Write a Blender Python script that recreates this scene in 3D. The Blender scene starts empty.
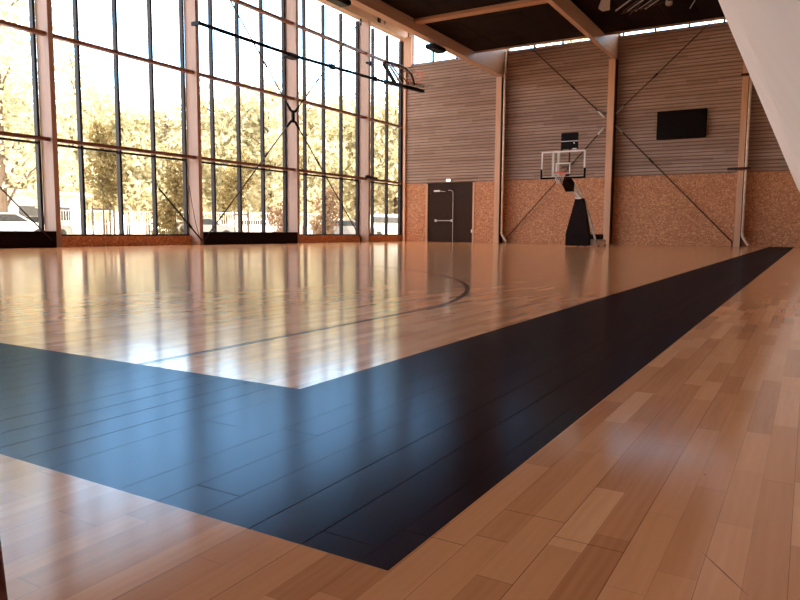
import bpy, math, random
from mathutils import Vector, Matrix

scn = bpy.context.scene
COL = scn.collection
R_ = math.radians
random.seed(7)

# ------------------------------------------------------------------ node helpers
def new_mat(name):
    m = bpy.data.materials.new(name)
    m.use_nodes = True
    nt = m.node_tree
    nt.nodes.clear()
    out = nt.nodes.new('ShaderNodeOutputMaterial')
    return m, nt, out

class G:
    """tiny wrapper to write node graphs"""
    def __init__(s, nt): s.nt = nt
    def n(s, typ, **kw):
        nd = s.nt.nodes.new(typ)
        for k, v in kw.items(): setattr(nd, k, v)
        return nd
    def put(s, sock, v):
        if isinstance(v, bpy.types.NodeSocket): s.nt.links.new(v, sock)
        elif v is not None: sock.default_value = v
    def m(s, op, a, b=None, c=None):
        nd = s.n('ShaderNodeMath', operation=op)
        s.put(nd.inputs[0], a); s.put(nd.inputs[1], b); s.put(nd.inputs[2], c)
        return nd.outputs[0]
    def mix(s, f, a, b, blend='MIX'):
        nd = s.n('ShaderNodeMix', data_type='RGBA', blend_type=blend)
        s.put(nd.inputs[0], f); s.put(nd.inputs[6], a); s.put(nd.inputs[7], b)
        return nd.outputs[2]
    def noise(s, vec, scale, detail=3, rough=.5):
        nd = s.n('ShaderNodeTexNoise')
        s.put(nd.inputs['Vector'], vec); s.put(nd.inputs['Scale'], scale)
        s.put(nd.inputs['Detail'], detail); s.put(nd.inputs['Roughness'], rough)
        return nd.outputs[0]
    def mapping(s, vec, scale):
        nd = s.n('ShaderNodeMapping'); s.put(nd.inputs[0], vec); nd.inputs[3].default_value = scale
        return nd.outputs[0]
    def ramp(s, f, stops):
        nd = s.n('ShaderNodeValToRGB'); s.put(nd.inputs[0], f)
        e = nd.color_ramp.elements
        while len(e) < len(stops): e.new(.5)
        for el, (p, c) in zip(e, stops): el.position = p; el.color = c if len(c) == 4 else (*c, 1)
        return nd.outputs[0]

def c4(c): return (*c, 1)

def pbr(name, col, rough=.5, metal=0., spec=.5, var=.12, scale=6., stretch=(1, 1, 1), bump=0., coat=0.):
    """principled material with a gentle procedural variation"""
    m, nt, out = new_mat(name); g = G(nt)
    tc = g.n('ShaderNodeTexCoord').outputs['Object']
    nz = g.noise(g.mapping(tc, stretch), scale, 4)
    lo = tuple(max(0, x * (1 - var)) for x in col); hi = tuple(min(1, x * (1 + var)) for x in col)
    base = g.ramp(nz, [(.3, lo), (.7, hi)])
    b = g.n('ShaderNodeBsdfPrincipled')
    g.put(b.inputs['Base Color'], base)
    b.inputs['Roughness'].default_value = rough; b.inputs['Metallic'].default_value = metal
    b.inputs['Specular IOR Level'].default_value = spec; b.inputs['Coat Weight'].default_value = coat
    if bump:
        bp = g.n('ShaderNodeBump'); bp.inputs['Strength'].default_value = bump; bp.inputs['Distance'].default_value = .01
        g.put(bp.inputs['Height'], nz); nt.links.new(bp.outputs[0], b.inputs['Normal'])
    nt.links.new(b.outputs[0], out.inputs[0])
    return m

# ------------------------------------------------------------------ materials
M = {}
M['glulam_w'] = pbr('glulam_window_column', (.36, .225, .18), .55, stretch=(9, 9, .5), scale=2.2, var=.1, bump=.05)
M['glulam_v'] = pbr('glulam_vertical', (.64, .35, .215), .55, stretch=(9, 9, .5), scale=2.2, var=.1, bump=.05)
M['glulam_y'] = pbr('glulam_along_hall', (.50, .31, .21), .55, stretch=(6, .25, 14), scale=2.5, var=.16, bump=.05)
M['glulam_x'] = pbr('glulam_across_hall', (.42, .22, .12), .55, stretch=(.3, 9, 9), scale=2.2, var=.15, bump=.05)
M['rail_wood'] = pbr('rail_wood', (.19, .065, .04), .5, stretch=(9, .3, 9), scale=2.2, var=.15)
M['mullion'] = pbr('mullion_grey', (.022, .016, .018), .5, spec=.15)
M['black_pad'] = pbr('black_panel_paint', (.012, .005, .0045), .6, spec=.08)
M['ceiling_dark'] = pbr('dark_acoustic', (.012, .0045, .0035), .9, spec=.1, scale=1.3, var=.35)
M['roof_deck'] = pbr('roof_deck', (.16, .1, .075), .8)
M['steel_dark'] = pbr('dark_steel', (.035, .017, .014), .45, spec=.2)
M['steel_black'] = pbr('black_steel', (.007, .005, .006), .45, spec=.12)
M['steel_pale'] = pbr('pale_steel', (.55, .5, .47), .35, metal=.6)
M['silver'] = pbr('silver_tube', (.62, .56, .52), .3, metal=.75)
M['pipe'] = pbr('cream_pipe', (.72, .55, .44), .4)
M['white'] = pbr('white_paint', (.8, .74, .7), .4)
M['cream'] = pbr('cream_render', (.80, .60, .48), .8, scale=1.2, var=.03)
M['door'] = pbr('door_brown_black', (.038, .018, .012), .5, spec=.1, stretch=(1, 1, 1))
M['screen'] = pbr('screen_black', (.006, .003, .003), .4, spec=.1)
M['orange'] = pbr('orange_rim', (.75, .12, .05), .4)
M['net'] = pbr('white_net', (.75, .68, .62), .8)
M['maroon'] = pbr('dark_maroon', (.10, .008, .008), .6)
M['trunk'] = pbr('bark', (.12, .085, .06), .9)
M['stake'] = pbr('stake_wood', (.16, .12, .09), .9)
M['asphalt'] = pbr('pale_paving', (.62, .56, .48), .9, scale=.6)
M['car_white'] = pbr('car_white', (.8, .78, .76), .3, coat=.5)
M['car_grey'] = pbr('car_grey', (.22, .22, .23), .3, coat=.5)
M['car_glass'] = pbr('car_glass', (.04, .045, .05), .1)
M['tyre'] = pbr('tyre', (.02, .02, .02), .8)
M['back_wall'] = pbr('brown_back_wall', (.42, .26, .18), .8)
M['render_white'] = pbr('white_render', (.8, .76, .7), .8)
M['fence'] = pbr('pale_fence', (.7, .66, .6), .6)

def leaf_mat(name, a, b, tr):
    m, nt, out = new_mat(name); g = G(nt)
    tc = g.n('ShaderNodeTexCoord').outputs['Object']
    col = g.ramp(g.noise(tc, 2.6, 5, .75), [(.36, a), (.6, b)])
    d = g.n('ShaderNodeBsdfDiffuse'); t = g.n('ShaderNodeBsdfTranslucent'); mx = g.n('ShaderNodeMixShader')
    g.put(d.inputs[0], col); g.put(t.inputs[0], col); mx.inputs[0].default_value = tr
    nt.links.new(d.outputs[0], mx.inputs[1]); nt.links.new(t.outputs[0], mx.inputs[2]); nt.links.new(mx.outputs[0], out.inputs[0])
    return m
M['leaf_pale'] = leaf_mat('leaf_pale', (.36, .31, .19), (.78, .74, .55), .45)
M['leaf_olive'] = leaf_mat('leaf_olive', (.14, .11, .05), (.36, .29, .14), .3)
M['leaf_red'] = leaf_mat('leaf_reddish', (.22, .14, .10), (.42, .30, .20), .35)

def glass_mat():
    m, nt, out = new_mat('window_glass'); g = G(nt)
    lw = g.n('ShaderNodeLayerWeight'); lw.inputs[0].default_value = .5
    fac = g.m('ADD', .03, g.m('MULTIPLY', g.m('POWER', lw.outputs['Facing'], 5.), .9))
    t = g.n('ShaderNodeBsdfTransparent'); gl = g.n('ShaderNodeBsdfGlossy'); gl.inputs['Roughness'].default_value = .02
    nz = g.noise(g.n('ShaderNodeTexCoord').outputs['Object'], .4)
    g.put(t.inputs[0], g.ramp(nz, [(.3, (.93, .94, .93)), (.7, (.96, .96, .95))]))
    mx = g.n('ShaderNodeMixShader'); nt.links.new(fac, mx.inputs[0])
    nt.links.new(t.outputs[0], mx.inputs[1]); nt.links.new(gl.outputs[0], mx.inputs[2]); nt.links.new(mx.outputs[0], out.inputs[0])
    return m
M['glass'] = glass_mat()

def osb_mat():
    m, nt, out = new_mat('osb_board'); g = G(nt)
    tc = g.n('ShaderNodeTexCoord').outputs['Object']
    v = g.n('ShaderNodeTexVoronoi'); v.inputs['Scale'].default_value = 13; g.put(v.inputs['Vector'], g.mapping(tc, (1, 1, 1.3)))
    v2 = g.n('ShaderNodeTexVoronoi'); v2.inputs['Scale'].default_value = 24; g.put(v2.inputs['Vector'], g.mapping(tc, (1.4, 1.4, 1)))
    s = g.n('ShaderNodeSeparateColor'); g.put(s.inputs[0], v.outputs['Color'])
    s2 = g.n('ShaderNodeSeparateColor'); g.put(s2.inputs[0], v2.outputs['Color'])
    f = g.m('ADD', g.m('MULTIPLY', s.outputs[0], .5), g.m('MULTIPLY', s2.outputs[1], .5))
    col = g.ramp(f, [(.08, (.32, .11, .045)), (.42, (.50, .195, .083)), (.7, (.57, .24, .105)), (.93, (.76, .42, .22))])
    b = g.n('ShaderNodeBsdfPrincipled'); g.put(b.inputs['Base Color'], col); b.inputs['Roughness'].default_value = .6
    nt.links.new(b.outputs[0], out.inputs[0])
    return m
M['osb'] = osb_mat()

def clad_mat():
    m, nt, out = new_mat('slat_wood'); g = G(nt)
    tc = g.n('ShaderNodeTexCoord').outputs['Object']
    sp = g.n('ShaderNodeSeparateXYZ'); g.put(sp.inputs[0], tc)
    row = g.m('FLOOR', g.m('DIVIDE', g.m('SUBTRACT', sp.outputs[2], 0.), .165))
    w = g.n('ShaderNodeTexWhiteNoise', noise_dimensions='2D')
    cb = g.n('ShaderNodeCombineXYZ'); g.put(cb.inputs[0], row); g.put(cb.inputs[1], g.m('FLOOR', g.m('DIVIDE', g.m('ADD', sp.outputs[0], g.m('MULTIPLY', row, 1.37)), 3.2)))
    g.put(w.inputs['Vector'], cb.outputs[0])
    nz = g.noise(g.mapping(tc, (.5, 1, 12)), 3, 3)
    f = g.m('ADD', g.m('MULTIPLY', w.outputs[0], .35), g.m('MULTIPLY', nz, .65))
    col = g.ramp(f, [(.2, (.27, .16, .115)), (.5, (.38, .245, .185)), (.8, (.48, .33, .26))])
    b = g.n('ShaderNodeBsdfPrincipled'); g.put(b.inputs['Base Color'], col); b.inputs['Roughness'].default_value = .7
    nt.links.new(b.outputs[0], out.inputs[0])
    return m
M['clad'] = clad_mat()
M['clad_back'] = pbr('slat_backing', (.17, .10, .075), .9)

# court geometry in metres (shared by the floor pattern)
SX_OUT, SX_IN = -.587, -1.574          # side band of the court border
SY_OUT, SY_IN = .955, 1.938            # end band of the court border
def floor_mat():
    m, nt, out = new_mat('sports_parquet'); g = G(nt)
    tc = g.n('ShaderNodeTexCoord').outputs['Object']
    sp = g.n('ShaderNodeSeparateXYZ'); g.put(sp.inputs[0], tc)
    X, Y = sp.outputs[0], sp.outputs[1]
    PW = .1293; SW = PW / 2
    xs = g.m('ADD', X, .0)
    strip = g.m('FLOOR', g.m('DIVIDE', xs, SW))
    plank = g.m('FLOOR', g.m('DIVIDE', xs, PW))
    def wn(a, b=None):
        w = g.n('ShaderNodeTexWhiteNoise', noise_dimensions='2D'); cb = g.n('ShaderNodeCombineXYZ')
        g.put(cb.inputs[0], a); g.put(cb.inputs[1], b if b is not None else 0.); g.put(w.inputs['Vector'], cb.outputs[0]); return w.outputs[0]
    # strips of random length
    u = g.m('ADD', g.m('DIVIDE', Y, .52), g.m('MULTIPLY', wn(strip, 3.), 17.))
    u = g.m('ADD', u, g.m('MULTIPLY', g.m('SINE', g.m('MULTIPLY', u, 1.9)), .3))
    cell = g.m('FLOOR', u)
    tone = wn(strip, cell)
    # grain
    grain = g.noise(g.mapping(tc, (26, 1.1, 1)), 1.6, 5, .6)
    cath = g.n('ShaderNodeTexWave', wave_type='BANDS', bands_direction='X'); g.put(cath.inputs['Vector'], g.mapping(tc, (1, .22, 1)))
    cath.inputs['Scale'].default_value = 16; cath.inputs['Distortion'].default_value = 7; cath.inputs['Detail'].default_value = 2
    big = g.noise(tc, .8, 2)
    f = g.m('ADD', g.m('ADD', g.m('MULTIPLY', tone, .62), g.m('MULTIPLY', grain, .38)), g.m('MULTIPLY', g.m('SUBTRACT', cath.outputs[1], .5), .05))
    wood = g.ramp(f, [(.10, (.42, .165, .068)), (.40, (.60, .265, .115)), (.7, (.69, .325, .15)), (.94, (.80, .43, .22))])
    # markings
    def between(v, lo, hi): return g.m('MULTIPLY', g.m('GREATER_THAN', v, lo), g.m('LESS_THAN', v, hi))
    inner = g.m('MULTIPLY', g.m('LESS_THAN', X, SX_IN), g.m('GREATER_THAN', Y, SY_IN))
    outer = g.m('MULTIPLY', g.m('LESS_THAN', X, SX_OUT), g.m('GREATER_THAN', Y, SY_OUT))
    black = g.m('MULTIPLY', outer, g.m('SUBTRACT', 1., inner))
    # seams
    fx = g.m('FRACT', g.m('DIVIDE', xs, PW))
    dx = g.m('MULTIPLY', g.m('MINIMUM', fx, g.m('SUBTRACT', 1., fx)), PW)
    seam_on = g.m('GREATER_THAN', wn(plank, 9.), .25)
    seam = g.m('MULTIPLY', g.m('LESS_THAN', dx, g.m('ADD', .0008, g.m('MULTIPLY', black, .0008))), seam_on)
    uy = g.m('ADD', g.m('DIVIDE', Y, 3.7), g.m('MULTIPLY', wn(plank, 5.), 7.))
    fy = g.m('FRACT', uy); dy = g.m('MULTIPLY', g.m('MINIMUM', fy, g.m('SUBTRACT', 1., fy)), 3.7)
    seam = g.m('MAXIMUM', seam, g.m('LESS_THAN', dy, .0012))
    us = g.m('FRACT', u); ds = g.m('MINIMUM', us, g.m('SUBTRACT', 1., us))
    fs = g.m('FRACT', g.m('DIVIDE', xs, SW)); dss = g.m('MULTIPLY', g.m('MINIMUM', fs, g.m('SUBTRACT', 1., fs)), SW)
    faint = g.m('MAXIMUM', g.m('LESS_THAN', ds, .0022), g.m('LESS_THAN', dss, .0006))
    wood = g.mix(g.m('MULTIPLY', faint, .35), wood, c4((.2, .085, .04)))
    cx, cy, rad, tw = -9.07, 3.51, 6.73, .05
    rx, ry = g.m('SUBTRACT', X, cx), g.m('SUBTRACT', Y, cy)
    rr = g.m('SQRT', g.m('ADD', g.m('MULTIPLY', rx, rx), g.m('MULTIPLY', ry, ry)))
    yt = cy + 1.21
    arc = g.m('MULTIPLY', g.m('LESS_THAN', g.m('ABSOLUTE', g.m('SUBTRACT', rr, rad)), tw / 2), g.m('GREATER_THAN', Y, yt))
    st = g.m('MULTIPLY', g.m('LESS_THAN', g.m('ABSOLUTE', g.m('SUBTRACT', X, -2.45)), tw / 2), between(Y, SY_IN, yt))
    line = g.m('MAXIMUM', arc, st)
    paint = g.mix(g.noise(g.mapping(tc, (20, 1, 1)), 2), c4((.016, .004, .003)), c4((.024, .008, .006)))
    col = g.mix(line, wood, c4((.045, .018, .012)))
    col = g.mix(black, col, paint)
    matt = g.m('MAXIMUM', black, g.m('MULTIPLY', line, .5))
    # scuff left by a shoe, right front
    ax, ay, bx, by = -.142, 1.318, -.051, 1.183
    L = math.hypot(bx - ax, by - ay); ex, ey = (bx - ax) / L, (by - ay) / L
    t = g.m('ADD', g.m('MULTIPLY', g.m('SUBTRACT', X, ax), ex), g.m('MULTIPLY', g.m('SUBTRACT', Y, ay), ey))
    n = g.m('ABSOLUTE', g.m('ADD', g.m('MULTIPLY', g.m('SUBTRACT', X, ax), -ey), g.m('MULTIPLY', g.m('SUBTRACT', Y, ay), ex)))
    taper = g.m('MULTIPLY', g.m('SINE', g.m('MULTIPLY', g.m('DIVIDE', t, L), math.pi)), .0017)
    scuff = g.m('MULTIPLY', g.m('LESS_THAN', n, taper), between(t, 0., L))
    # two small dark dents
    def dot(px, py, r):
        d1 = g.m('SUBTRACT', X, px); d2 = g.m('SUBTRACT', Y, py)
        return g.m('LESS_THAN', g.m('SQRT', g.m('ADD', g.m('MULTIPLY', d1, d1), g.m('MULTIPLY', d2, d2))), r)
    scuff = g.m('MAXIMUM', scuff, dot(-.186, 1.75, .0035))
    col = g.mix(g.m('MULTIPLY', scuff, .8), col, c4((.05, .02, .01)))
    col = g.mix(g.m('MULTIPLY', seam, .6), col, c4((.03, .013, .008)))
    wear = g.noise(tc, 2.3, 4)
    h = g.m('ADD', g.m('SUBTRACT', 1., seam), g.m('MULTIPLY', g.noise(g.mapping(tc, (5, .8, 1)), 2.5, 2), .9))
    bp = g.n('ShaderNodeBump'); bp.inputs['Strength'].default_value = .04; bp.inputs['Distance'].default_value = .004
    g.put(bp.inputs['Height'], h)
    # clear varnish on the wood
    b = g.n('ShaderNodeBsdfPrincipled')
    g.put(b.inputs['Base Color'], col); g.put(b.inputs['Roughness'], g.m('ADD', .10, g.m('MULTIPLY', wear, .07)))
    b.inputs['Specular IOR Level'].default_value = .24
    nt.links.new(bp.outputs[0], b.inputs['Normal'])
    # satin black paint: a weak, even sheen, none in the seams
    dk = g.n('ShaderNodeBsdfDiffuse'); g.put(dk.inputs[0], col)
    gl = g.n('ShaderNodeBsdfGlossy'); gl.inputs[0].default_value = (.60, .80, 1, 1); g.put(gl.inputs['Roughness'], g.m('ADD', .17, g.m('MULTIPLY', wear, .05)))
    nt.links.new(bp.outputs[0], gl.inputs['Normal'])
    mp = g.n('ShaderNodeMixShader'); g.put(mp.inputs[0], g.m('MULTIPLY', g.m('SUBTRACT', 1., g.m('MULTIPLY', seam, .9)), .105))
    nt.links.new(dk.outputs[0], mp.inputs[1]); nt.links.new(gl.outputs[0], mp.inputs[2])
    mm = g.n('ShaderNodeMixShader'); g.put(mm.inputs[0], matt)
    nt.links.new(b.outputs[0], mm.inputs[1]); nt.links.new(mp.outputs[0], mm.inputs[2])
    nt.links.new(mm.outputs[0], out.inputs[0])
    return m
M['floor'] = floor_mat()

# ------------------------------------------------------------------ mesh helpers
ORG = {}
class MB:
    def __init__(s): s.v = []; s.f = []
    def add(s, vs, fs):
        o = len(s.v); s.v += [Vector(v) for v in vs]; s.f += [tuple(i + o for i in f) for f in fs]; return s
    def box(s, x0, x1, y0, y1, z0, z1):
        vs = [(x, y, z) for z in (z0, z1) for y in (y0, y1) for x in (x0, x1)]
        return s.add(vs, [(0, 2, 3, 1), (4, 5, 7, 6), (0, 1, 5, 4), (2, 6, 7, 3), (0, 4, 6, 2), (1, 3, 7, 5)])
    def bevbox(s, x0, x1, y0, y1, z0, z1, r):
        """box with chamfered vertical and top/bottom edges"""
        r = min(r, (x1 - x0) / 2.1, (y1 - y0) / 2.1, (z1 - z0) / 2.1)
        rings = []
        for z, i in ((z0, r), (z0 + r, 0), (z1 - r, 0), (z1, r)):
            a, b, c, d = x0 + i, x1 - i, y0 + i, y1 - i
            rings.append([(a + r, c, z), (b - r, c, z), (b, c + r, z), (b, d - r, z), (b - r, d, z), (a + r, d, z), (a, d - r, z), (a, c + r, z)])
        return s.loft(rings)
    def loft(s, rings, cap=True):
        n = len(rings[0]); vs = [p for r in rings for p in r]; fs = []
        for k in range(len(rings) - 1):
            for i in range(n):
                j = (i + 1) % n
                fs.append((k * n + i, k * n + j, (k + 1) * n + j, (k + 1) * n + i))
        if cap:
            fs.append(tuple(range(n))[::-1]); fs.append(tuple((len(rings) - 1) * n + i for i in range(n)))
        return s.add(vs, fs)
    def prism(s, poly, axis, a, b):
        """poly of 2d points extruded along axis ('x','y','z') from a to b"""
        def P(p, t):
            return {'x': (t, p[0], p[1]), 'y': (p[0], t, p[1]), 'z': (p[0], p[1], t)}[axis]
        return s.loft([[P(p, a) for p in poly], [P(p, b) for p in poly]])
    def tube(s, pts, r, n=10, cap=True, closed=False):
        pts = [Vector(p) for p in pts]; rings = []; prev = None; N = len(pts)
        for i, p in enumerate(pts):
            if closed: d = pts[(i + 1) % N] - pts[i - 1]
            elif i == 0: d = pts[1] - p
            elif i == N - 1: d = p - pts[i - 1]
            else: d = (pts[i + 1] - p).normalized() + (p - pts[i - 1]).normalized()
            d.normalize()
            if prev is None:
                a = Vector((0, 0, 1)) if abs(d.z) < .9 else Vector((1, 0, 0)); u = d.cross(a).normalized()
            else: u = (prev - d * prev.dot(d)).normalized()
            prev = u; w = d.cross(u)
            rr = r[i] if isinstance(r, (list, tuple)) else r
            rings.append([p + u * rr * math.cos(2 * math.pi * k / n) + w * rr * math.sin(2 * math.pi * k / n) for k in range(n)])
        if closed: rings.append(rings[0]); cap = False
        return s.loft(rings, cap)
    def beam(s, p, q, w, h, up=(0, 0, 1)):
        """rectangular bar from p to q, w across, h along up"""
        p, q = Vector(p), Vector(q); d = (q - p).normalized(); a = d.cross(Vector(up)).normalized(); b = a.cross(d)
        rg = lambda c: [c + a * sx * w / 2 + b * sz * h / 2 for sx, sz in ((-1, -1), (1, -1), (1, 1), (-1, 1))]
        return s.loft([rg(p), rg(q)])
    def build(s, name, mat, parent=None, smooth=False):
        vs = s.v
        if parent is not None: org = ORG[parent.name]
        else:
            xs = [v.x for v in vs]; ys = [v.y for v in vs]; zs = [v.z for v in vs]
            org = Vector(((min(xs) + max(xs)) / 2, (min(ys) + max(ys)) / 2, min(zs)))
        me = bpy.data.meshes.new(name)
        me.from_pydata([v - org for v in vs], [], s.f); me.update()
        me.materials.append(mat)
        if smooth:
            for p in me.polygons: p.use_smooth = True
        import bmesh
        bm = bmesh.new(); bm.from_mesh(me); bmesh.ops.recalc_face_normals(bm, faces=bm.faces); bm.to_mesh(me); bm.free()
        o = bpy.data.objects.new(name, me); COL.objects.link(o)
        if parent is not None: o.parent = parent
        else: o.location = org
        ORG[o.name] = org
        return o

def tag(o, label, cat, group=None):
    o['label'] = label; o['category'] = cat
    if group: o['group'] = group
    return o
def thing(name, label, cat, loc, group=None):
    o = bpy.data.objects.new(name, None); COL.objects.link(o); o.location = loc; o.empty_display_size = .2
    ORG[o.name] = Vector(loc)
    return tag(o, label, cat, group)
def struct(o): o['kind'] = 'structure'; return o
def s_empty(name, loc):
    o = bpy.data.objects.new(name, None); COL.objects.link(o); o.location = loc; ORG[o.name] = Vector(loc); return struct(o)

# ------------------------------------------------------------------ hall dimensions
WX = -20.75            # inner face of the columns of the glazed wall
GX = -21.36            # inner face of the glazing
FY = 35.32             # face of the far wall
C0, BAY = 13.57, 6.05  # right edge of the leftmost visible column, bay width
ROOF = 12.4
BACK = -4.7
ZA, ZB, ZC = 6.66, 3.42, 10.02
def cy(k): return C0 + BAY * k

# ------------------------------------------------------------------ shell
fl = MB().box(-21.7, 2.6, BACK - .3, FY + .9, -.25, 0).build('floor', M['floor'])
struct(fl)
# the floor pattern is in metres from the camera's foot: keep its origin at the world origin
off = fl.location.copy()
for v in fl.data.vertices: v.co += off
fl.location = (0, 0, 0); ORG['floor'] = Vector((0, 0, 0))

struct(MB().box(-21.8, 2.6, BACK - .3, FY + 1.0, ROOF, ROOF + .3).build('ceiling', M['roof_deck']))
struct(MB().box(-21.8, 2.6, BACK - .3, BACK, 0, ROOF).build('wall_back', M['back_wall']))

# right side: a wall whose lower part leans out over the court as a sloping cream soffit
wr = MB()
def sec(y):
    e = -.808 + (y - 6.754) * (.190 / 30.09)
    return [(e, y, 2.6), (.8, y, 0.), (2.3, y, 0.), (2.3, y, ROOF), (1.6, y, ROOF), (1.6, y, 3.05), (e + .02, y, 3.05)]
wr.loft([sec(BACK), sec(FY)])
struct(wr.build('wall_right', M['cream']))

# far wall: backing, osb panels, slatted cladding, door opening
fw = s_empty('wall_far', (0, FY, 0))
DX0, DX1, DZ = -19.27, -16.18, 3.33
bk = MB()
bk.box(-20.78, DX0, FY + .05, FY + .35, 0, 10.13); bk.box(-21.6, -20.78, FY + .80, FY + .95, 0, ROOF); bk.box(-20.80, -20.66, FY + .05, FY + .95, 0, 10.13); bk.box(-20.80, -20.66, FY + .35, FY + .95, 10.13, ROOF); bk.box(DX0 - .2, DX1 + .2, FY + .35, FY + .45, 0, DZ + .3); bk.box(DX1, 2.3, FY + .05, FY + .35, 0, 10.13); bk.box(DX0, DX1, FY + .05, FY + .35, DZ, 10.13)
bk.box(-20.78, 2.3, FY, FY + .35, 12.15, ROOF)
bk.build('wall_core', M['clad_back'], fw)
for x0, x1 in ((-20.78, DX0), (DX1, -14.6), (-14.6, -8.75), (-8.75, -2.87), (-2.87, 2.3)):
    MB().box(x0 + .006, x1 - .006, FY, FY + .05, 0, 3.37).build('osb_panel', M['osb'], fw)
MB().box(-20.78, 2.3, FY - .015, FY + .05, 3.37, 3.40).build('trim_strip', M['clad_back'], fw)
PITCH = .165
for x0, x1 in ((-20.78, -14.6), (-14.6, -8.75), (-8.75, -2.87), (-2.87, 2.3)):
    sl = MB(); z = 3.41
    while z + .11 < 10.13:
        sl.box(x0 + .004, x1 - .004, FY - .022, FY + .05, z, z + .118); z += PITCH
    sl.build('slat_cladding', M['clad'], fw)
MB().box(-20.78, 2.3, FY - .03, FY + .35, 10.11, 10.15).build('cladding_cap', M['steel_dark'], fw)

# door
d = s_empty('door_1', (-17.7, FY, 0))
fr = MB(); fr.box(DX0, DX0 + .14, FY - .03, FY + .1, 0, DZ); fr.box(DX1 - .11, DX1, FY - .03, FY + .1, 0, DZ)
fr.build('door_jamb', M['glulam_v'], d)
MB().box(DX0 + .14, DX1 - .11, FY - .0, FY + .12, DZ - .07, DZ + .02).build('door_head', M['door'], d)
lf = MB().box(DX0 + .15, -17.62, FY + .02, FY + .09, .012, DZ - .07).build('door_leaf', M['door'], d)
rt = MB().box(-17.60, DX1 - .115, FY + .02, FY + .09, .012, DZ - .07).build('door_leaf', M['door'], d)
pb = MB(); pb.tube([(-18.6, FY - .07, 1.22), (-17.55, FY - .07, 1.22)], .022)
for x in (-18.58, -17.55): pb.box(x - .045, x + .045, FY - .1, FY + .02, 1.15, 1.29)
pb.build('panic_bar', M['steel_pale'], lf)
cl = MB().box(-18.72, -18.36, FY - .06, FY + .02, 2.86, 2.95)
cl.build('closer_body', M['white'], lf)
MB().beam((-18.4, FY - .05, 2.9), (-18.0, FY - .03, 2.86), .03, .03).build('closer_arm', M['steel_pale'], lf)
vr = MB().tube([(-17.5, FY - .03, .02), (-17.5, FY - .03, 2.72), (-17.53, FY - .03, 2.86), (-17.62, FY - .03, 2.92), (-17.8, FY - .03, 2.93)], .018)
vr.build('vertical_latch_rod', M['steel_pale'], rt)
MB().box(-16.36, -16.28, FY - .03, FY + .02, .55, .72).build('hinge', M['white'], rt)

# emergency light above the door
t = thing('emergency_light', 'small white glowing emergency light above the dark double door', 'light', (-17.78, FY - .022, 3.42))
MB().bevbox(-17.92, -17.64, FY - .1, FY - .022, 3.40, 3.56, .015).build('housing', M['white'], t)
me_, nt_, out_ = new_mat('lamp_glow'); g_ = G(nt_); em = g_.n('ShaderNodeEmission'); em.inputs[0].default_value = (1, .9, .75, 1); em.inputs[1].default_value = 3
nt_.links.new(em.outputs[0], out_.inputs[0])
MB().box(-17.89, -17.67, FY - .112, FY - .1, 3.43, 3.53).build('diffuser', me_, t)

# clerestory windows along the top of the far wall
wn = 1
def clerestory(x0, x1):
    global wn
    w = s_empty('window_%d' % wn, ((x0 + x1) / 2, FY + .2, 10.15)); wn += 1
    MB().box(x0, x1, FY + .17, FY + .19, 10.15, 12.15).build('pane', M['glass'], w)
    x = -20.475
    while x < x1 - .1:
        if x > x0 + .1: MB().box(x - .035, x + .035, FY + .08, FY + .22, 10.15, 12.15).build('mullion', M['mullion'], w)
        x += 1.505
for a, b in ((-20.3, -14.82), (-14.38, -8.94), (-8.58, -3.02), (-2.73, 1.6)): clerestory(a, b)
pc = MB()
for a, b in ((-14.82, -14.38), (-8.94, -8.58), (-3.02, -2.73), (1.6, 2.3)): pc.box(a, b, FY + .05, FY + .35, 10.13, 12.15)
pc.build('clerestory_pier', M['glulam_v'], fw)

# ------------------------------------------------------------------ far wall columns
ords = ['beside the dark double door', 'right of the portable basketball hoop', 'next to the white downpipe at the right']
FC = [(-14.80, -14.50), (-8.92, -8.60), (-3.00, -2.75)]
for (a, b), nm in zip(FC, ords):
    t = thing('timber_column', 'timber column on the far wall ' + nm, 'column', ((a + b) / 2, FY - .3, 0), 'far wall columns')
    top = 8.77 if b < -14 else 9.0 if b < -8 else 9.1
    MB().bevbox(a, b, FY - .52, FY - .025, 0, top, .008).build('post', M['glulam_v'], t)
    MB().box(b + .001, b + .022, FY - .50, FY - .025, 0, top).build('side_plate_or_shade', M['steel_dark'], t)  # dark sheet added to stand in for the column's shaded side, no steel there

# roof beams along the hall, each on its far wall column
def roof_beam(x0, x1, z0, z1, label):
    b = MB(); b.prism([(x0 + .01, z0), (x1 - .01, z0), (x1, z0 + .01), (x1, z1), (x0, z1), (x0, z0 + .01)], 'y', BACK, FY - .02)
    return tag(b.build('roof_beam', M['glulam_y']), label, 'beam', 'roof beams')
roof_beam(-14.80, -14.42, 8.78, 10.9, 'deep timber roof beam nearest the glazed wall, ending on the column beside the door')
roof_beam(-8.84, -8.62, 9.03, 10.9, 'timber roof beam ending on the column behind the portable hoop')
roof_beam(-3.00, -2.75, 9.1, 10.9, 'timber roof beam over the white downpipe, behind the sloping cream soffit')

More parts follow.
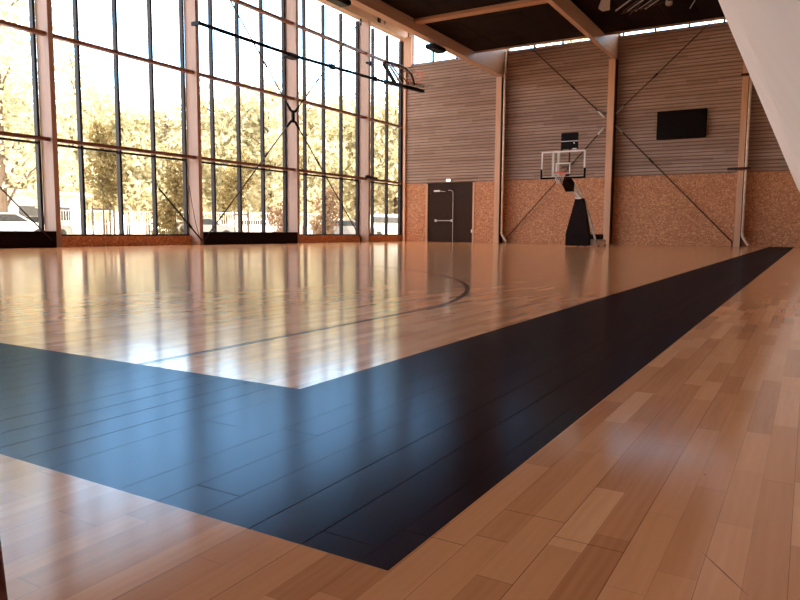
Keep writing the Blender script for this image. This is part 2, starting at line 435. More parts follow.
# dark acoustic ceiling fields between the beams
ac = s_empty('trim_1', (-11.6, 15, 9.2))
def field(x0, x1, z, y1):
    p = MB(); y = BACK + .1; n = 0
    while y < y1 - .05:
        ye = min(y + 2.4, y1); w = (x1 - x0) / 4
        for i in range(4): p.box(x0 + i * w + .008, x0 + (i + 1) * w - .008, y + .008, ye - .008, z + random.uniform(0, .012), z + .06)
        y = ye
    p.box(x0, x1, BACK, y1, z + .06, z + .12)
    p.build('acoustic_panel', M['ceiling_dark'], ac)
field(-14.39, -8.85, 9.21, 31.1)
field(-8.61, -3.01, 9.63, 32.6)
for (x0, x1, y, z, lab) in ((-14.39, -8.85, 31.12, 9.16, 'timber edge purlin closing the dark ceiling left of the middle roof beam'),
                            (-8.61, -3.01, 32.62, 9.57, 'timber edge purlin closing the dark ceiling right of the middle roof beam')):
    tag(MB().box(x0, x1, y, y + .14, z, z + .42).build('ceiling_purlin', M['glulam_x']), lab, 'purlin', 'edge purlins')
tag(MB().box(-14.39, -8.85, 25.2, 25.62, 9.08, 9.205).build('ceiling_purlin', M['glulam_x']), 'single timber purlin crossing the dark ceiling between the two left roof beams', 'purlin')

# header along the top of the glazed wall
struct(MB().box(-21.2, WX + .01, BACK, FY + .79, 11.68, ROOF).build('trim_2', M['glulam_y']))

# ------------------------------------------------------------------ glazed wall: columns
cn = ['second window-wall column from the left, foot hidden by the black base panels', '', '', '']
clabels = {0: 'leftmost timber column of the glazed wall',
           1: 'second timber column from the left on the glazed wall',
           2: 'third timber column on the glazed wall, carrying the brace crossing',
           3: 'fourth timber column on the glazed wall, nearest the corner'}
hid = 3
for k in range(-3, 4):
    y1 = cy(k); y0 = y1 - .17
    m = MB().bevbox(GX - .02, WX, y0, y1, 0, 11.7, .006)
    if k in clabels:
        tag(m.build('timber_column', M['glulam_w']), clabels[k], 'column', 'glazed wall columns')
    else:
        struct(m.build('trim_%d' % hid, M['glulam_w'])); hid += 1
cp = MB(); cp.box(-20.74, -20.24, FY - .12, FY - .035, 10.0, 11.67); cp.box(-20.74, -20.60, FY - .12, FY - .035, 0, 10.0)
tag(cp.build('corner_post', M['glulam_v']), 'pale timber corner post where the glazed wall meets the slatted wall', 'post')

# glazed wall: windows, one per bay
for k in range(-3, 4):
    ya = cy(k); yb = cy(k + 1) - .17
    last = k == 3
    if last: yb = FY + .78
    w = s_empty('window_%d' % wn, (GX, (ya + yb) / 2, .4)); wn += 1
    MB().box(GX - .10, GX - .085, ya - .15, yb + .15, .42, 11.75).build('pane', M['glass'], w)
    ys = [C0 + 1.29 + 1.5125 * (4 * k + i) for i in range(4)]
    for y in ys:
        if y < yb - .0: MB().box(GX - .19, GX - .01, y - .042, y + .042, .42, 11.75).build('mullion', M['mullion'], w)
    MB().box(GX - .19, GX - .01, ya + .0, ya + .07, .42, 11.75).build('jamb', M['mullion'], w)
    if last: MB().box(GX - .19, GX - .01, yb - .12, yb, .42, 11.75).build('jamb', M['mullion'], w)
    for z in (3.33,): MB().box(GX - .16, GX - .03, ya, yb, z - .035, z + .035).build('transom', M['mullion'], w)
    MB().box(GX - .2, GX + .02, ya, yb, .36, .42).build('sill', M['steel_dark'], w)
    # base: osb plinth
    struct(MB().box(GX - .2, GX + .12, ya + .002, yb - .002, 0, .36).build('baseboard_%d' % (k + 4), M['osb']))

# rails between the columns
bayname = {-1: 'leftmost bay cut by the picture edge', 0: 'second bay from the left', 1: 'third bay from the left', 2: 'fourth bay from the left', 3: 'narrow corner bay'}
for k in range(-3, 4):
    ya = cy(k) + .005; yb = cy(k + 1) - .175
    if k == 3: yb = FY + .05
    for z, lev in ((ZB, 'lower'), (ZA, 'middle'), (ZC, 'upper')):
        m = MB().box(-21.05, -20.86, ya, yb, z - .055, z + .055)
        if k >= -1:
            tag(m.build('timber_rail', M['rail_wood']), '%s timber rail of the glazed wall in the %s' % (lev, bayname[k]), 'rail', 'rails of the glazed wall')
        else:
            struct(m.build('trim_%d' % hid, M['rail_wood'])); hid += 1

# black base panels in two bays
for k, lab in ((-1, 'long black base panel under the glazing at the left picture edge'), (1, 'black base panel under the third bay of the glazed wall')):
    ya = cy(k) + (.02 if k > 0 else .02); yb = cy(k + 1) - .19
    t = thing('base_panel', lab, 'panel', (-20.85, (ya + yb) / 2, 0), 'black base panels')
    MB().bevbox(-20.86, -20.74, ya, yb + .015, 0, .52, .01).build('panel', M['black_pad'], t)
    MB().box(-21.2, -20.86, ya, yb, .44, .52).build('top_ledge', M['black_pad'], t)

# ------------------------------------------------------------------ brace rods
def rod(name, p, q, label, r=.022, mat='steel_dark', forks=(), group=None):
    p, q = Vector(p), Vector(q); d_ = (q - p).normalized()
    t = thing(name, label, 'brace', p, group)
    MB().tube([p, q], r, 8).build('rod', M[mat], t, True)
    for end, mm in forks:
        a, s = (p, 1) if end == 0 else (q, -1)
        MB().tube([a, a + d_ * s * .12, a + d_ * s * .42, a + d_ * s * .5], [.03, .06, .055, r], 10).build('fork_end', M[mm], t, True)
    if r < .028 or r > .032:
        e = q; sgn = 1 if name else 0
        MB().bevbox(e.x - .03, e.x + .03, e.y - .03, e.y + .03, max(.0, e.z - .3), e.z + .06, .01).build('mount_plate', M[mat], t)
    mid = p + (q - p) * .32
    MB().tube([mid - d_ * .14, mid + d_ * .14], r * 1.7, 8).build('turnbuckle', M[mat], t, True)
    return t
YB = FY - .16
gp = 'brace rods on the far wall'
rod('brace_rod', (-9.1, YB, 6.28), (-14.36, YB, 11.4), 'brace rod rising left from the column behind the hoop', .024, forks=((0, 'steel_pale'),), group=gp)
rod('brace_rod', (-9.1, YB, 5.82), (-14.15, YB, .3), 'brace rod descending left behind the portable hoop', .024, forks=((0, 'steel_pale'),), group=gp)
rod('brace_rod', (-8.57, YB, 6.43), (-3.04, YB, 11.5), 'brace rod rising to the upper right above the wall screen', .024, forks=((0, 'steel_pale'),), group=gp)
rod('brace_rod', (-8.57, YB, 5.85), (-3.1, YB, .2), 'brace rod descending right below the wall screen', .024, forks=((0, 'steel_pale'),), group=gp)
XB = -20.7
gg = 'brace rods on the glazed wall'
yc, zc = 25.17, 5.80
for dy, dz, lab in ((-1, 1, 'thin brace rod rising left from the crossing on the third window column'), (1, 1, 'thin brace rod rising right from the crossing on the third window column'),
                    (-1, -1, 'thin brace rod falling left from the crossing on the third window column'), (1, -1, 'thin brace rod falling right from the crossing on the third window column')):
    e = (XB, yc + dy * 5.55, zc + dz * (5.72 if dz > 0 else 5.6))
    rod('brace_rod', (XB, yc + dy * .1, zc + dz * .18), e, lab, .0278, forks=((0, 'steel_black'),), group=gg)
n_ = MB(); n_.bevbox(XB - .05, XB + .05, yc - .09, yc + .09, zc - .28, zc + .28, .02)
tag(n_.build('brace_node', M['steel_black']), 'black steel node plate at the brace crossing on the third window column', 'plate')
rod('brace_rod', (XB, 13.2, .22), (XB, 7.62, 5.9), 'dark brace rod reaching the foot of the leftmost window column', .022, group=gg)
rod('brace_rod', (XB, 19.5, .16), (XB - .1, 17.55, 2.1), 'thick short brace rod at the foot of the second window column', .03, mat='steel_black', group=gg)
cb = MB(); pts = []
for i in range(13):
    s = i / 12; pts.append((-20.74, 18.93 + .53 * s, 2.3 - 2.12 * s - .25 * math.sin(math.pi * s)))
cb.tube(pts, .012, 6)
tag(cb.build('cable', M['steel_black'], None, True), 'slack black cable hanging down the side of the second window column', 'cable')

# ------------------------------------------------------------------ downpipes
def downpipe(x, y, top, label, elbow=.42):
    t = thing('downpipe', label, 'pipe', (x, y, 0), 'downpipes on the far wall')
    MB().tube([(x, y, .55), (x, y, top)], .055, 14).build('pipe', M['pipe'], t, True)
    MB().tube([(x, y, .6), (x, y, .5), (x + .03, y, .42), (x + .22, y, .14), (x + .26, y, .06)], .056, 14).build('elbow', M['pipe'], t, True)
    for z in (1.9, 3.7, 5.6, 7.5):
        if z < top: MB().tube([(x, y, z - .03), (x, y, z + .03)], .066, 14).build('collar', M['pipe'], t, True)
downpipe(-14.30, FY - .56, 10.0, 'pale downpipe beside the column near the dark double door')
downpipe(-2.66, FY - .56, 9.0, 'cream downpipe beside the right-hand column near the sloping soffit')
t = thing('wall_bar', 'short dark horizontal bar across the right-hand column and its downpipe', 'bar', (-2.95, FY - .68, 3.49))
MB().tube([(-3.40, FY - .68, 3.49), (-2.47, FY - .68, 3.49)], .055, 12).build('bar', M['steel_dark'], t, True)
mb = MB(); mb.box(-2.95, -2.81, FY - .66, FY - .52, 3.45, 3.53); mb.build('bracket', M['steel_dark'], t)
o = MB().bevbox(-3.06, -2.60, FY - .63, FY - .515, 7.55, 7.66, .02).build('pipe_clip', M['steel_dark'])
tag(o, 'dark clamp high on the right-hand column at the soffit edge', 'clamp')

# ------------------------------------------------------------------ wall screen
t = thing('wall_screen', 'black flat screen mounted high on the slatted far wall', 'screen', (-5.52, FY - .2, 5.03))
MB().bevbox(-6.62, -4.43, FY - .22, FY - .12, 5.04, 6.35, .02).build('casing', M['black_pad'], t)
MB().box(-6.58, -4.47, FY - .226, FY - .22, 5.09, 6.31).build('display', M['screen'], t)
MB().box(-5.9, -5.1, FY - .12, FY - .022, 5.4, 6.0).build('bracket', M['steel_dark'], t)

# ------------------------------------------------------------------ portable hoop
HX, BY = -8.54, 26.9
t = thing('portable_hoop', 'portable basketball hoop with black padded base before the far wall', 'basketball hoop', (-8.48, 29.6, 0))
pad = MB()
pad.loft([[(-8.98, 28.9, .03), (-8.0, 28.9, .03), (-8.0, 29.25, .03), (-8.98, 29.25, .03)],
          [(-8.98, 28.9, .53), (-8.0, 28.9, .53), (-8.0, 29.25, .53), (-8.98, 29.25, .53)],
          [(-8.63, 28.98, 2.02), (-8.33, 28.98, 2.02), (-8.33, 29.35, 2.02), (-8.63, 29.35, 2.02)]])
pad.build('base_pad', M['black_pad'], t)
base = MB().bevbox(-8.72, -7.76, 29.2, 30.9, .06, .30, .02)
bo = base.build('base_box', M['steel_pale'], t)
bx = MB(); bx.bevbox(-8.28, -7.86, 30.1, 30.8, .30, .52, .02)
bx.build('ballast', M['steel_black'], t)
for wx in (-8.68, -7.8):
    for wy in (29.8, 30.85):
        MB().tube([(wx - .03, wy, .06), (wx + .03, wy, .06)], .06, 14).build('wheel', M['tyre'], t, True)
for xa, xb in ((-8.30, -7.98), (-8.58, -8.62)): MB().beam((xa, 29.32, 1.98), (xb, 29.9, .3), .06, .06).build('rear_strut', M['white'], t)
arm = MB()
ja = Vector((-8.5, 29.1, 2.05))
for dz in (0, .16):
    for sx in (-.1, .1): arm.beam((ja.x + sx, ja.y, ja.z + dz), (HX + sx, 27.75, 2.55 + dz), .05, .07)
arm.build('lift_arm', M['white'], t)
MB().bevbox(-8.64, -8.36, 28.96, 29.25, 1.98, 2.26, .03).build('joint', M['white'], t)
hp = MB(); hp.loft([[(HX - .17, 27.9, 2.24), (HX + .17, 27.9, 2.24), (HX + .17, 27.96, 2.60), (HX - .17, 27.96, 2.60)],
                    [(HX - .15, BY + .1, 2.66), (HX + .15, BY + .1, 2.66), (HX + .15, BY + .1, 2.92), (HX - .15, BY + .1, 2.92)]])
hp.build('arm_pad', M['black_pad'], t)
bw0, bw1, bz0, bz1 = HX - .88, HX + .88, 2.73, 3.78
board = MB().box(bw0 + .03, bw1 - .03, BY, BY + .015, bz0 + .03, bz1 - .03)
bd = board.build('backboard', M['glass'], t)
ff = MB(); q = .06
ff.box(bw0, bw1, BY - .02, BY + .03, bz1 - q, bz1); ff.box(bw0, bw0 + q, BY - .02, BY + .03, bz0, bz1 - q); ff.box(bw1 - q, bw1, BY - .02, BY + .03, bz0, bz1 - q); ff.box(bw0, bw1, BY - .02, BY + .03, bz0, bz0 + q)
ff.build('frame', M['white'], bd)
sq = MB(); a, b, c, e = HX - .295, HX + .295, 2.87, 3.32; q = .05
sq.box(a, b, BY - .006, BY - .001, e - q, e); sq.box(a, b, BY - .006, BY - .001, c, c + q); sq.box(a, a + q, BY - .006, BY - .001, c, e); sq.box(b - q, b, BY - .006, BY - .001, c, e)
sq.build('target_square', M['white'], bd)
ep = MB(); ep.box(bw0 - .02, bw1 + .02, BY - .04, BY + .04, bz0 - .04, bz0 + .04); ep.box(bw0 - .02, bw0 + .05, BY - .04, BY + .04, bz0, bz0 + .36); ep.box(bw1 - .05, bw1 + .02, BY - .04, BY + .04, bz0, bz0 + .36)
ep.build('edge_pad', M['black_pad'], bd)
vs = MB()
vs.box(HX - .46, HX - .36, BY + .03, BY + .09, bz0 + .05, bz1 - .06); vs.box(HX - .25, HX - .15, BY + .03, BY + .09, bz0 + .05, bz1 - .06)
vs.build('rear_bracket', M['silver'], bd)
rim = MB(); rc = Vector((HX, BY - .40, 2.90))
rim.tube([(rc.x + .23 * math.cos(i * math.pi / 14), rc.y + .23 * math.sin(i * math.pi / 14), rc.z) for i in range(28)], .016, 8, closed=True)
rim.box(HX - .09, HX + .09, BY - .19, BY - .005, 2.86, 2.91); rim.box(HX - .12, HX + .12, BY - .02, BY - .005, 2.78, 2.92)
ri = rim.build('rim', M['orange'], t, False)
net = MB(); n = 12
for i in range(n):
    for sgn in (1, -1):
        p = []
        for j in range(6):
            a_ = 2 * math.pi * (i + sgn * j * .5) / n; rr = .225 - .10 * min(1, j / 4)
            p.append((rc.x + rr * math.cos(a_), rc.y + rr * math.sin(a_), rc.z - .085 * j))
        net.tube(p, .006, 4)
net.build('net', M['net'], ri)

# shot clock above the board
SX, SY = -8.47, 27.45
t = thing('shot_clock', 'black shot clock on a thin post above the glass backboard', 'shot clock', (SX, SY, 3.16))
MB().bevbox(SX - .34, SX + .34, SY - .06, SY + .06, 4.22, 4.53, .015).build('upper_display', M['screen'], t)
MB().bevbox(SX - .31, SX + .34, SY - .06, SY + .06, 3.90, 4.19, .015).build('lower_display', M['screen'], t)
MB().box(SX - .34, SX + .34, SY - .05, SY + .05, 4.19, 4.22).build('divider', M['steel_pale'], t)
MB().box(SX + .18, SX + .22, SY - .068, SY - .06, 4.10, 4.15).build('indicator', M['white'], t)
MB().box(SX + .14, SX + .3, SY - .066, SY - .058, 3.875, 3.92).build('lower_tab', M['white'], t)
MB().box(SX - .34, SX - .29, SY - .05, SY + .05, 3.84, 4.19).build('side_bracket', M['steel_black'], t)
ps = MB(); ps.beam((SX, SY + .02, 2.9), (SX, SY + .02, 3.92), .05, .05, (0, 1, 0)); ps.beam((SX - .3, SY + .02, 3.2), (SX + .06, SY + .02, 3.2), .05, .05)
ps.beam((SX, SY + .02, 2.9), (HX, BY + .3, 2.85), .05, .05)
ps.build('post', M['steel_black'], t)

# ------------------------------------------------------------------ swing hoop on the glazed wall
t = thing('wall_hoop', 'swing-away basketball hoop folded on a long black arm high in the glazed wall', 'basketball hoop', (-20.6, 24.8, 8.3))
ar = MB(); ar.tube([(-20.4, 19.25, 8.40), (-20.38, 24.9, 8.40), (-19.75, 30.9, 8.40), (-19.57, 32.4, 8.42)], .07, 10)
a1 = ar.build('swing_arm', M['steel_black'], t, True)
MB().box(-20.76, -20.36, 19.24, 19.34, 8.34, 8.48).build('wall_pivot', M['steel_black'], t)
MB().bevbox(-20.74, -20.32, 24.5, 25.2, 8.30, 8.48, .02).build('wall_pivot', M['steel_black'], t)
for y, x in ((27.4, -20.12), (30.6, -19.78), (31.6, -19.66)): MB().bevbox(x - .1, x + .1, y - .15, y + .15, 8.29, 8.51, .02).build('arm_joint', M['steel_black'], t)
bdp = [(-18.95, 30.4, 8.12), (-18.9, 32.1, 8.2), (-18.8, 34.0, 8.27)]
wb = MB(); wb.beam(bdp[0], bdp[1], .22, .16); wb.beam(bdp[1], bdp[2], .2, .16)
wb.build('carriage_beam', M['steel_black'], t)
wb2 = MB(); wb2.beam((-19.6, 32.3, 8.42), (-18.9, 31.0, 8.18), .08, .08); wb2.beam((-19.75, 30.6, 8.42), (-18.95, 30.5, 8.15), .08, .08)
wb2.build('cross_link', M['steel_black'], t)
stt = MB(); stt.beam((-18.9, 30.62, 9.02), (-18.9, 31.8, 8.28), .09, .09)
stt.build('strut', M['silver'], t)
stt = MB(); stt.beam((-18.98, 30.2, 9.02), (-18.98, 31.35, 8.22), .14, .14); stt.beam((-18.85, 30.75, 9.06), (-18.85, 31.95, 8.4), .06, .06)
stt.build('strut', M['steel_black'], t)
cv = MB(); cv.tube([(-18.9, 30.2, 9.06), (-18.9, 30.9, 9.16), (-18.9, 31.6, 9.2), (-18.9, 32.3, 9.16), (-18.9, 32.85, 9.0), (-18.9, 33.1, 8.75), (-18.9, 33.2, 8.45)], .065, 8)
cv.tube([(-18.9, 31.5, 9.18), (-18.9, 31.9, 8.7), (-18.9, 32.6, 8.4)], .03, 8); cv.tube([(-18.9, 32.3, 9.1), (-18.9, 31.8, 8.75), (-18.9, 31.3, 8.35)], .025, 8)
cv.build('curved_brace', M['steel_dark'], t, True)
gb = MB().beam((-18.95, 32.2, 8.36), (-18.2, 33.7, 8.40), .9, .03)
gb.build('backboard', M['glass'], t)
rm = MB(); c_ = Vector((-18.85, 33.55, 8.92))
rm.tube([c_ + Vector((.1 * math.sin(i * math.pi / 12), .42 * math.cos(i * math.pi / 12), .32 * math.sin(i * math.pi / 12 + .5))) for i in range(24)], .028, 8, closed=True)
rm.tube([(-18.9, 32.8, 9.04), (-18.88, 33.2, 9.2), (-18.85, 33.9, 9.3)], .03, 8); rm.tube([(-18.9, 32.6, 8.62), (-18.9, 33.1, 8.5), (-18.9, 33.5, 8.65)], .035, 8)
rm.build('rim', M['orange'], t, True)

# small fittings on the glazed wall
o = MB(); o.box(-20.86, -20.7, 31.55, 32.35, 3.44, 3.54); o.bevbox(-20.76, -20.6, 31.2, 31.7, 3.42, 3.58, .02)
tag(o.build('rail_clamp', M['steel_black']), 'dark clamp fixed on the lower rail beside the fourth window column', 'clamp')
o = MB(); o.box(-20.76, -20.6, 31.25, 31.75, 9.42, 9.50); o.box(-20.66, -20.6, 31.45, 31.55, 9.34, 9.58)
tag(o.build('wall_hook', M['steel_black']), 'small black hook high on the fourth window column', 'hook')
o = MB().bevbox(WX + .012, WX + .09, 32.36, 32.6, 11.82, 12.16, .01)
tag(o.build('detector_box', M['steel_black']), 'small black detector box on the timber header above the corner bay', 'sensor')
o = MB().tube([(WX + .03, 33.1, 11.88), (WX + .03, 33.1, 12.1)], .03, 8)
tag(o.build('header_pin', M['steel_dark']), 'tiny dark pin on the header right of the black detector box', 'pin')

def flood(x0, x1, y0, y1, z0, z1, yoke, label):
    t = thing('floodlight', label, 'floodlight', ((x0 + x1) / 2, (y0 + y1) / 2, z0), 'floodlights')
    MB().bevbox(x0, x1, y0, y1, z0 + .04, z1, .03).build('housing', M['steel_black'], t)
    MB().box(x0 + .06, x1 - .06, y0 + .06, y1 - .06, z0 + .02, z0 + .04).build('lens', M['screen'], t)
    for p, q in yoke: MB().beam(p, q, .06, .03).build('mount_bracket', M['steel_dark'], t)
for (a, b, lab) in ((19.75, 20.75, 'black floodlight hanging under the left roof beam, cut by the top picture edge'), (27.0, 28.1, 'black floodlight hanging under the left roof beam before the bright clerestory')):
    flood(-14.85, -14.38, a, b, 8.46, 8.68, [((-14.6, a + .2, 8.66), (-14.6, a + .2, 8.80)), ((-14.6, b - .2, 8.66), (-14.6, b - .2, 8.80))], lab)

# ------------------------------------------------------------------ folded ceiling frame
t = thing('ceiling_frame', 'folded silver basketball frame hanging from the dark ceiling at the top', 'frame', (-5.8, 27.2, 8.8))
pl = MB(); pl.prism([(-7.30, 27.3), (-7.02, 27.25), (-6.75, 26.2), (-6.4, 25.4), (-6.9, 25.4), (-7.1, 26.3), (-7.35, 26.9)], 'z', 8.98, 9.06)
pl.build('side_plate_or_shade', M['silver'], t)
for dx, dy, z, r, mm, L in ((0, 0, 9.0, .045, 'silver', 1.0), (.22, .22, 9.0, .03, 'steel_dark', 1.2), (.38, .25, 9.0, .035, 'silver', 1.1), (.62, .45, 9.0, .025, 'steel_pale', 1.2), (.82, .5, 9.05, .04, 'steel_dark', 1.1), (1.0, .35, 9.0, .03, 'silver', .9)):
    p = Vector((-6.85 + dx, 27.5 + dy, z)); MB().tube([p, p + Vector((1.05, -1.25, .05)) * L * 1.5], r * .7, 8).build('tube', M[mm], t, True)
hg = MB()
for x, y in ((-6.9, 26.6), (-5.2, 26.2), (-4.9, 27.55)): hg.tube([(x, y, 9.0), (x, y, 9.64)], .03, 8)
hg.build('hanger', M['steel_dark'], t, True)
xb = MB(); xb.tube([(-6.75, 27.95, 9.0), (-4.2, 27.2, 9.05)], .03, 8); xb.tube([(-6.5, 28.2, 8.98), (-5.3, 26.2, 9.02)], .02, 6)
xb.build('cross_bar', M['steel_dark'], t, True)
MB().bevbox(-5.06, -4.84, 27.4, 27.65, 8.9, 9.1, .04).build('pulley', M['steel_pale'], t)
o = MB().tube([(-4.38, 28.6, 9.0), (-4.05, 27.6, 9.0), (-3.9, 27.0, 9.62)], .02, 6)
tag(o.build('hoist_rope', M['steel_pale'], None, True), 'thin pale rope hanging from the dark ceiling beside the sloping soffit', 'rope')

# dark red post near the lens
o = MB()
o.tube([(-.994, .486, 0), (-1.009, .486, .118), (-1.07, .488, .6), (-1.08, .49, .9)], .05, 24)
tag(o.build('post', M['maroon'], None, True), 'dark red post cut by the lower left corner of the picture', 'post')

# ------------------------------------------------------------------ outside
struct(MB().prism([(-180, -60), (-21.9, -60), (-21.9, 36.4), (40, 36.4), (40, 190), (-180, 190)], 'z', -.3, -.02).build('ground_outside', M['asphalt']))

def foliage(n, size, blobs, rng):
    m = MB()
    tot = sum(b[3] * b[4] for b in blobs)
    for bx, by, bz, rx, rz in blobs:
        for i in range(int(n * rx * rz / tot)):
            while True:
                p = Vector((rng.uniform(-1, 1), rng.uniform(-1, 1), rng.uniform(-1, 1)))
                if .12 < p.length < 1: break
            p *= (.55 + .45 * rng.random()) / max(p.length, .3) if rng.random() < .55 else 1
            c = Vector((bx + p.x * rx, by + p.y * rx, bz + p.z * rz))
            u = Vector((rng.gauss(0, 1), rng.gauss(0, 1), rng.gauss(0, 1))).normalized()
            w = u.cross(Vector((rng.gauss(0, 1), rng.gauss(0, 1), rng.gauss(0, 1)))).normalized()
            s = size * rng.uniform(.6, 1.3)
            m.add([c - u * s, c + w * s * .55, c + u * s, c - w * s * .55], [(0, 1, 2, 3)])
    return m

def quick(m, name, mat, parent):
    me = bpy.data.meshes.new(name); org = ORG[parent.name]
    me.from_pydata([v - org for v in m.v], [], m.f); me.update(); me.materials.append(mat)
    o = bpy.data.objects.new(name, me); COL.objects.link(o); o.parent = parent; ORG[o.name] = org
    return o

def tree(name, label, cat, h, crown, nleaf, lsize, mat, seed, group=None, stakes=False, trunk_r=.12, clear=.3):
    rng = random.Random(seed)
    t = thing(name, label, cat, (0, 0, 0), group)
    blobs = []
    nb = 9
    for i in range(nb):
        a = rng.uniform(0, 6.28); s = i / (nb - 1); zz = h * (clear + (1 - clear) * (.12 + .8 * s)); rr = crown * (1 - .5 * abs(s - .4)) * rng.uniform(.15, .62)
        blobs.append((rr * math.cos(a), rr * math.sin(a), zz, crown * rng.uniform(.42, .66) * (1 - .35 * s), h * (1 - clear) * rng.uniform(.14, .22)))
    quick(foliage(nleaf, lsize, blobs, rng), 'foliage', mat, t)
    tr = MB(); tr.tube([(0, 0, -.1), (.03 * h / 6, 0, h * .35), (0, .04 * h / 6, h * .7), (.02, .0, h * .92)], [trunk_r, trunk_r * .8, trunk_r * .5, trunk_r * .15], 8)
    for b in blobs: tr.tube([(0, 0, b[2] - h * .16), (b[0] * .5, b[1] * .5, b[2] - h * .05), (b[0], b[1], b[2])], [trunk_r * .4, trunk_r * .28, trunk_r * .12], 6)
    quick(tr, 'trunk', M['trunk'], t)
    if stakes:
        st = MB()
        for sx, sy in ((0, -.6), (0, .6), (.5, 0)): st.tube([(sx, sy, -.05), (sx, sy, 1.75)], .045, 8)
        st.beam((0, -.6, 1.6), (0, .6, 1.6), .06, .08); st.beam((.5, 0, 1.6), (0, .6, 1.6), .05, .07); st.beam((.5, 0, 1.6), (0, -.6, 1.6), .05, .07)
        quick(st, 'stake_frame', M['stake'], t)
    return t
def copy_tree(src, loc, rz=0, sc=1., label=None):
    c = src.copy(); COL.objects.link(c); c.location = loc; c.rotation_euler = (0, 0, rz); c.scale = (sc, sc, sc)
    if label: c['label'] = label
    for ch in src.children:
        d_ = ch.copy(); COL.objects.link(d_); d_.parent = c
    return c

def polar(deg, dist): return (-dist * math.sin(R_(deg)), dist * math.cos(R_(deg)), -.03)
# the belt of pale trees beyond the car park
gt = 'pale trees beyond the car park'
lab = 'pale yellow-green tree in the leafy belt beyond the car park'
protos = [tree('broadleaf_tree', lab, 'tree', 11.5, 4.6, 4200, .27, M['leaf_pale'], s, gt, trunk_r=.22, clear=.12) for s in (1, 2, 3)]
spots = []
rng = random.Random(11)
deg = 27.5
while deg < 66:
    spots.append((deg + rng.uniform(-.6, .6), rng.uniform(58, 66), rng.uniform(.95, 1.12))); deg += 3.6
deg = 29
while deg < 66:
    spots.append((deg + rng.uniform(-.8, .8), rng.uniform(74, 84), rng.uniform(1.15, 1.4))); deg += 4.2
for i, (a, dd, sc) in enumerate(spots):
    o = protos[i % 3]
    if i < 3: o.location = polar(a, dd); o.scale = (sc,) * 3; o.rotation_euler = (0, 0, rng.uniform(0, 6))
    else: copy_tree(o, polar(a, dd), rng.uniform(0, 6), sc)
# taller, looser trees at the left
tl = tree('tall_tree', 'tall loose tree with bare twigs showing at the far left', 'tree', 17, 4.8, 2600, .25, M['leaf_pale'], 21, None, trunk_r=.25, clear=.15)
tl.location = polar(60.5, 47)
t2 = copy_tree(tl, polar(55.4, 66), 2.1, 1.0, 'tall loose tree beside the leftmost window column, filling the top of the second bay')
for x, y, rz in ((-19.5, 64, .4), (-3.5, 62, 1.9)):
    c = copy_tree(tl, (x, y, -.03), rz, 1.3, 'tall pale tree glimpsed only through the clerestory strip above the slatted wall'); c['group'] = 'trees behind the clerestory'
# young staked trees, bushes
t3 = tree('young_tree', 'young tree held by a wooden stake frame outside the second window bay', 'tree', 5.6, 1.25, 1500, .12, M['leaf_olive'], 31, 'young staked trees', True, .05, .32); t3.location = polar(53.9, 37)
t4 = tree('young_tree', 'young staked tree outside the third window bay behind the falling brace rod', 'tree', 5.2, 1.4, 1300, .12, M['leaf_olive'], 33, 'young staked trees', True, .05, .36); t4.location = polar(43.6, 44)
t5 = tree('bush', 'dark olive bush outside the second window bay beside the second column', 'bush', 3.6, 1.3, 1700, .12, M['leaf_olive'], 35, 'bushes outside', trunk_r=.05, clear=.02); t5.location = polar(48.7, 36)
t6 = tree('bush', 'reddish bush outside the third window bay beside its right column', 'bush', 3.3, 1.0, 1100, .11, M['leaf_red'], 36, 'bushes outside', trunk_r=.05, clear=.02); t6.location = polar(40.3, 40)
t7 = tree('bush', 'reddish bush outside the fourth window bay behind the falling brace rod', 'bush', 3.2, 1.5, 1500, .12, M['leaf_red'], 37, 'bushes outside', trunk_r=.05, clear=.02); t7.location = polar(36.9, 44)

def car(label, loc, rz, body, van=False):
    t = thing('van' if van else 'car', label, 'van' if van else 'car', (0, 0, 0), 'parked vehicles')
    if van: prof = [(-2.3, .3), (-2.3, 1.2), (-2.2, 2.0), (1.0, 2.05), (1.75, 1.25), (2.3, 1.0), (2.35, .35)]
    else: prof = [(-2.1, .3), (-2.15, .85), (-1.9, .98), (-1.4, 1.42), (.3, 1.46), (1.05, .98), (2.0, .82), (2.1, .35)]
    MB().prism([(x, z) for x, z in prof], 'y', -.85, .85).build('body', M[body], t)
    gl = MB()
    if van: gl.prism([(.95, 1.25), (1.0, 1.85), (1.15, 1.85), (1.6, 1.28)], 'y', -.86, .86); gl.prism([(-1.9, 1.3), (-1.9, 1.8), (.6, 1.8), (.6, 1.3)], 'y', -.86, .86)
    else: gl.prism([(-1.7, 1.0), (-1.3, 1.36), (.25, 1.39), (.9, 1.0)], 'y', -.86, .86)
    gl.build('side_window', M['car_glass'], t)
    for x in (-1.4, 1.35):
        for y in (-.8, .8): MB().tube([(x, y - .1, .32), (x, y + .1, .32)], .32, 18).build('wheel', M['tyre'], t)
    t.location = loc; t.rotation_euler = (0, 0, rz)
    return t
car('white van parked outside the narrow corner bay', polar(31.7, 58), R_(62), 'car_white', True)
car('grey car parked outside the fourth window bay beside its right column', polar(35.0, 52), R_(40), 'car_grey')
car('white car parked outside the leftmost bay', polar(60.3, 42), R_(70), 'car_white')
car('grey car parked outside the leftmost bay behind the white car', polar(58.6, 50), R_(75), 'car_grey')
car('grey car parked outside the third bay beside the second window column', polar(46.6, 50), R_(62), 'car_grey')
car('white car parked outside the third bay behind the staked tree', polar(42.4, 55), R_(50), 'car_white')
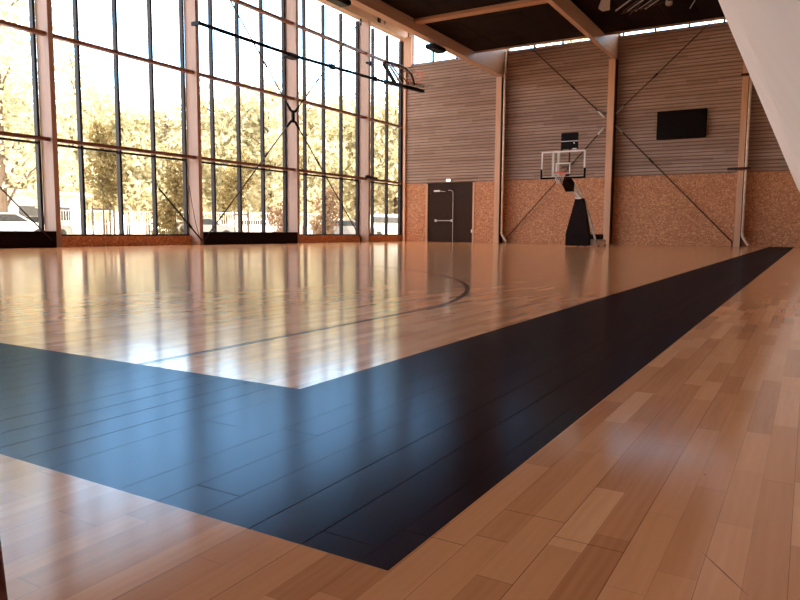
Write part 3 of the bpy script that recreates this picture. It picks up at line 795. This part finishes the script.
# low white pavilion at the left, pale fence along the paving
t = thing('pavilion', 'low white building with dark openings outside the leftmost bay', 'building', polar(61.5, 54))
c_ = Vector(polar(61.5, 54))
pvb = MB().box(c_.x - 3, c_.x + 3, c_.y - 5, c_.y + 5, 0, 2.9); pvb.build('wall', M['render_white'], t)
MB().box(c_.x - 3.4, c_.x + 3.4, c_.y - 5.4, c_.y + 5.4, 2.9, 3.15).build('roof', M['steel_pale'], t)
for i in range(4): MB().box(c_.x + 2.98, c_.x + 3.03, c_.y - 4.2 + i * 2.3, c_.y - 2.9 + i * 2.3, 1.2, 2.1).build('opening', M['car_glass'], t)
t = thing('mesh_fence', 'pale upright-bar fence standing across the paving outside', 'fence', polar(46, 51))
pts = [Vector(polar(a, 52)) for a in (57, 52, 47, 42, 37)]
for a, b in zip(pts, pts[1:]):
    fp = MB(); rl = MB(); n = int((b - a).length / .16)
    for i in range(n):
        p = a + (b - a) * i / n; fp.beam((p.x, p.y, 0), (p.x, p.y, 1.9), .03, .03, (0, 1, 0))
    for z in (.2, 1.0, 1.85): fp.beam((a.x, a.y, z), (b.x, b.y, z), .05, .06)
    fp.build('mesh_panel', M['fence'], t)
    rl.tube([(a.x, a.y, -.03), (a.x, a.y, 2.05)], .05, 8); rl.build('fence_post', M['fence'], t)

# ------------------------------------------------------------------ sky and sun
w = bpy.data.worlds.new('sky'); scn.world = w; w.use_nodes = True; nt = w.node_tree; nt.nodes.clear(); g = G(nt)
o_ = g.n('ShaderNodeOutputWorld'); bg = g.n('ShaderNodeBackground')
sp = g.n('ShaderNodeSeparateXYZ'); g.put(sp.inputs[0], g.n('ShaderNodeTexCoord').outputs['Generated'])
col = g.ramp(sp.outputs[2], [(0., (1.0, .80, .58)), (.12, (1.0, .84, .64)), (.19, (.78, 1.25, 1.75)), (.27, (.55, .88, 1.25)), (.36, (.34, .54, .78)), (.52, (1.0, .84, .68)), (1., (1.0, .84, .68))])
g.put(bg.inputs[0], col); bg.inputs[1].default_value = 3.2
nt.links.new(bg.outputs[0], o_.inputs[0])
sun = bpy.data.lights.new('sun', 'SUN'); sun.energy = 3.2; sun.angle = R_(.6); sun.color = (1, .88, .66)
so = bpy.data.objects.new('sun', sun); COL.objects.link(so)
so.rotation_euler = Vector((.75, -.35, .75)).to_track_quat('Z', 'Y').to_euler(); so.location = (10, -10, 30)

# ------------------------------------------------------------------ camera
F, YAW, PITCH_, ROLL = 688., .5356, -.099, .0065
f = Vector((-math.sin(YAW) * math.cos(PITCH_), math.cos(YAW) * math.cos(PITCH_), math.sin(PITCH_)))
r = Vector((math.cos(YAW), math.sin(YAW), 0)); u = r.cross(f)
r2 = r * math.cos(ROLL) + u * math.sin(ROLL); u2 = -r * math.sin(ROLL) + u * math.cos(ROLL)
cam = bpy.data.cameras.new('camera'); co = bpy.data.objects.new('camera', cam); COL.objects.link(co)
mw = Matrix((r2, u2, -f)).transposed().to_4x4(); mw.translation = (0, 0, .575); co.matrix_world = mw
cam.sensor_fit = 'HORIZONTAL'; cam.sensor_width = 36; cam.lens = F / 800 * 36; cam.clip_start = .05; cam.clip_end = 500
scn.camera = co

vs_ = scn.view_settings
scn.display_settings.display_device = 'sRGB'
vs_.view_transform = 'Standard'; vs_.look = 'None'; vs_.gamma = 1; vs_.exposure = 1.36; vs_.use_curve_mapping = False
cy_ = scn.cycles
cy_.use_denoising = True
cy_.max_bounces = 10; cy_.diffuse_bounces = 6; cy_.glossy_bounces = 4; cy_.transparent_max_bounces = 24
cy_.sample_clamp_indirect = 8
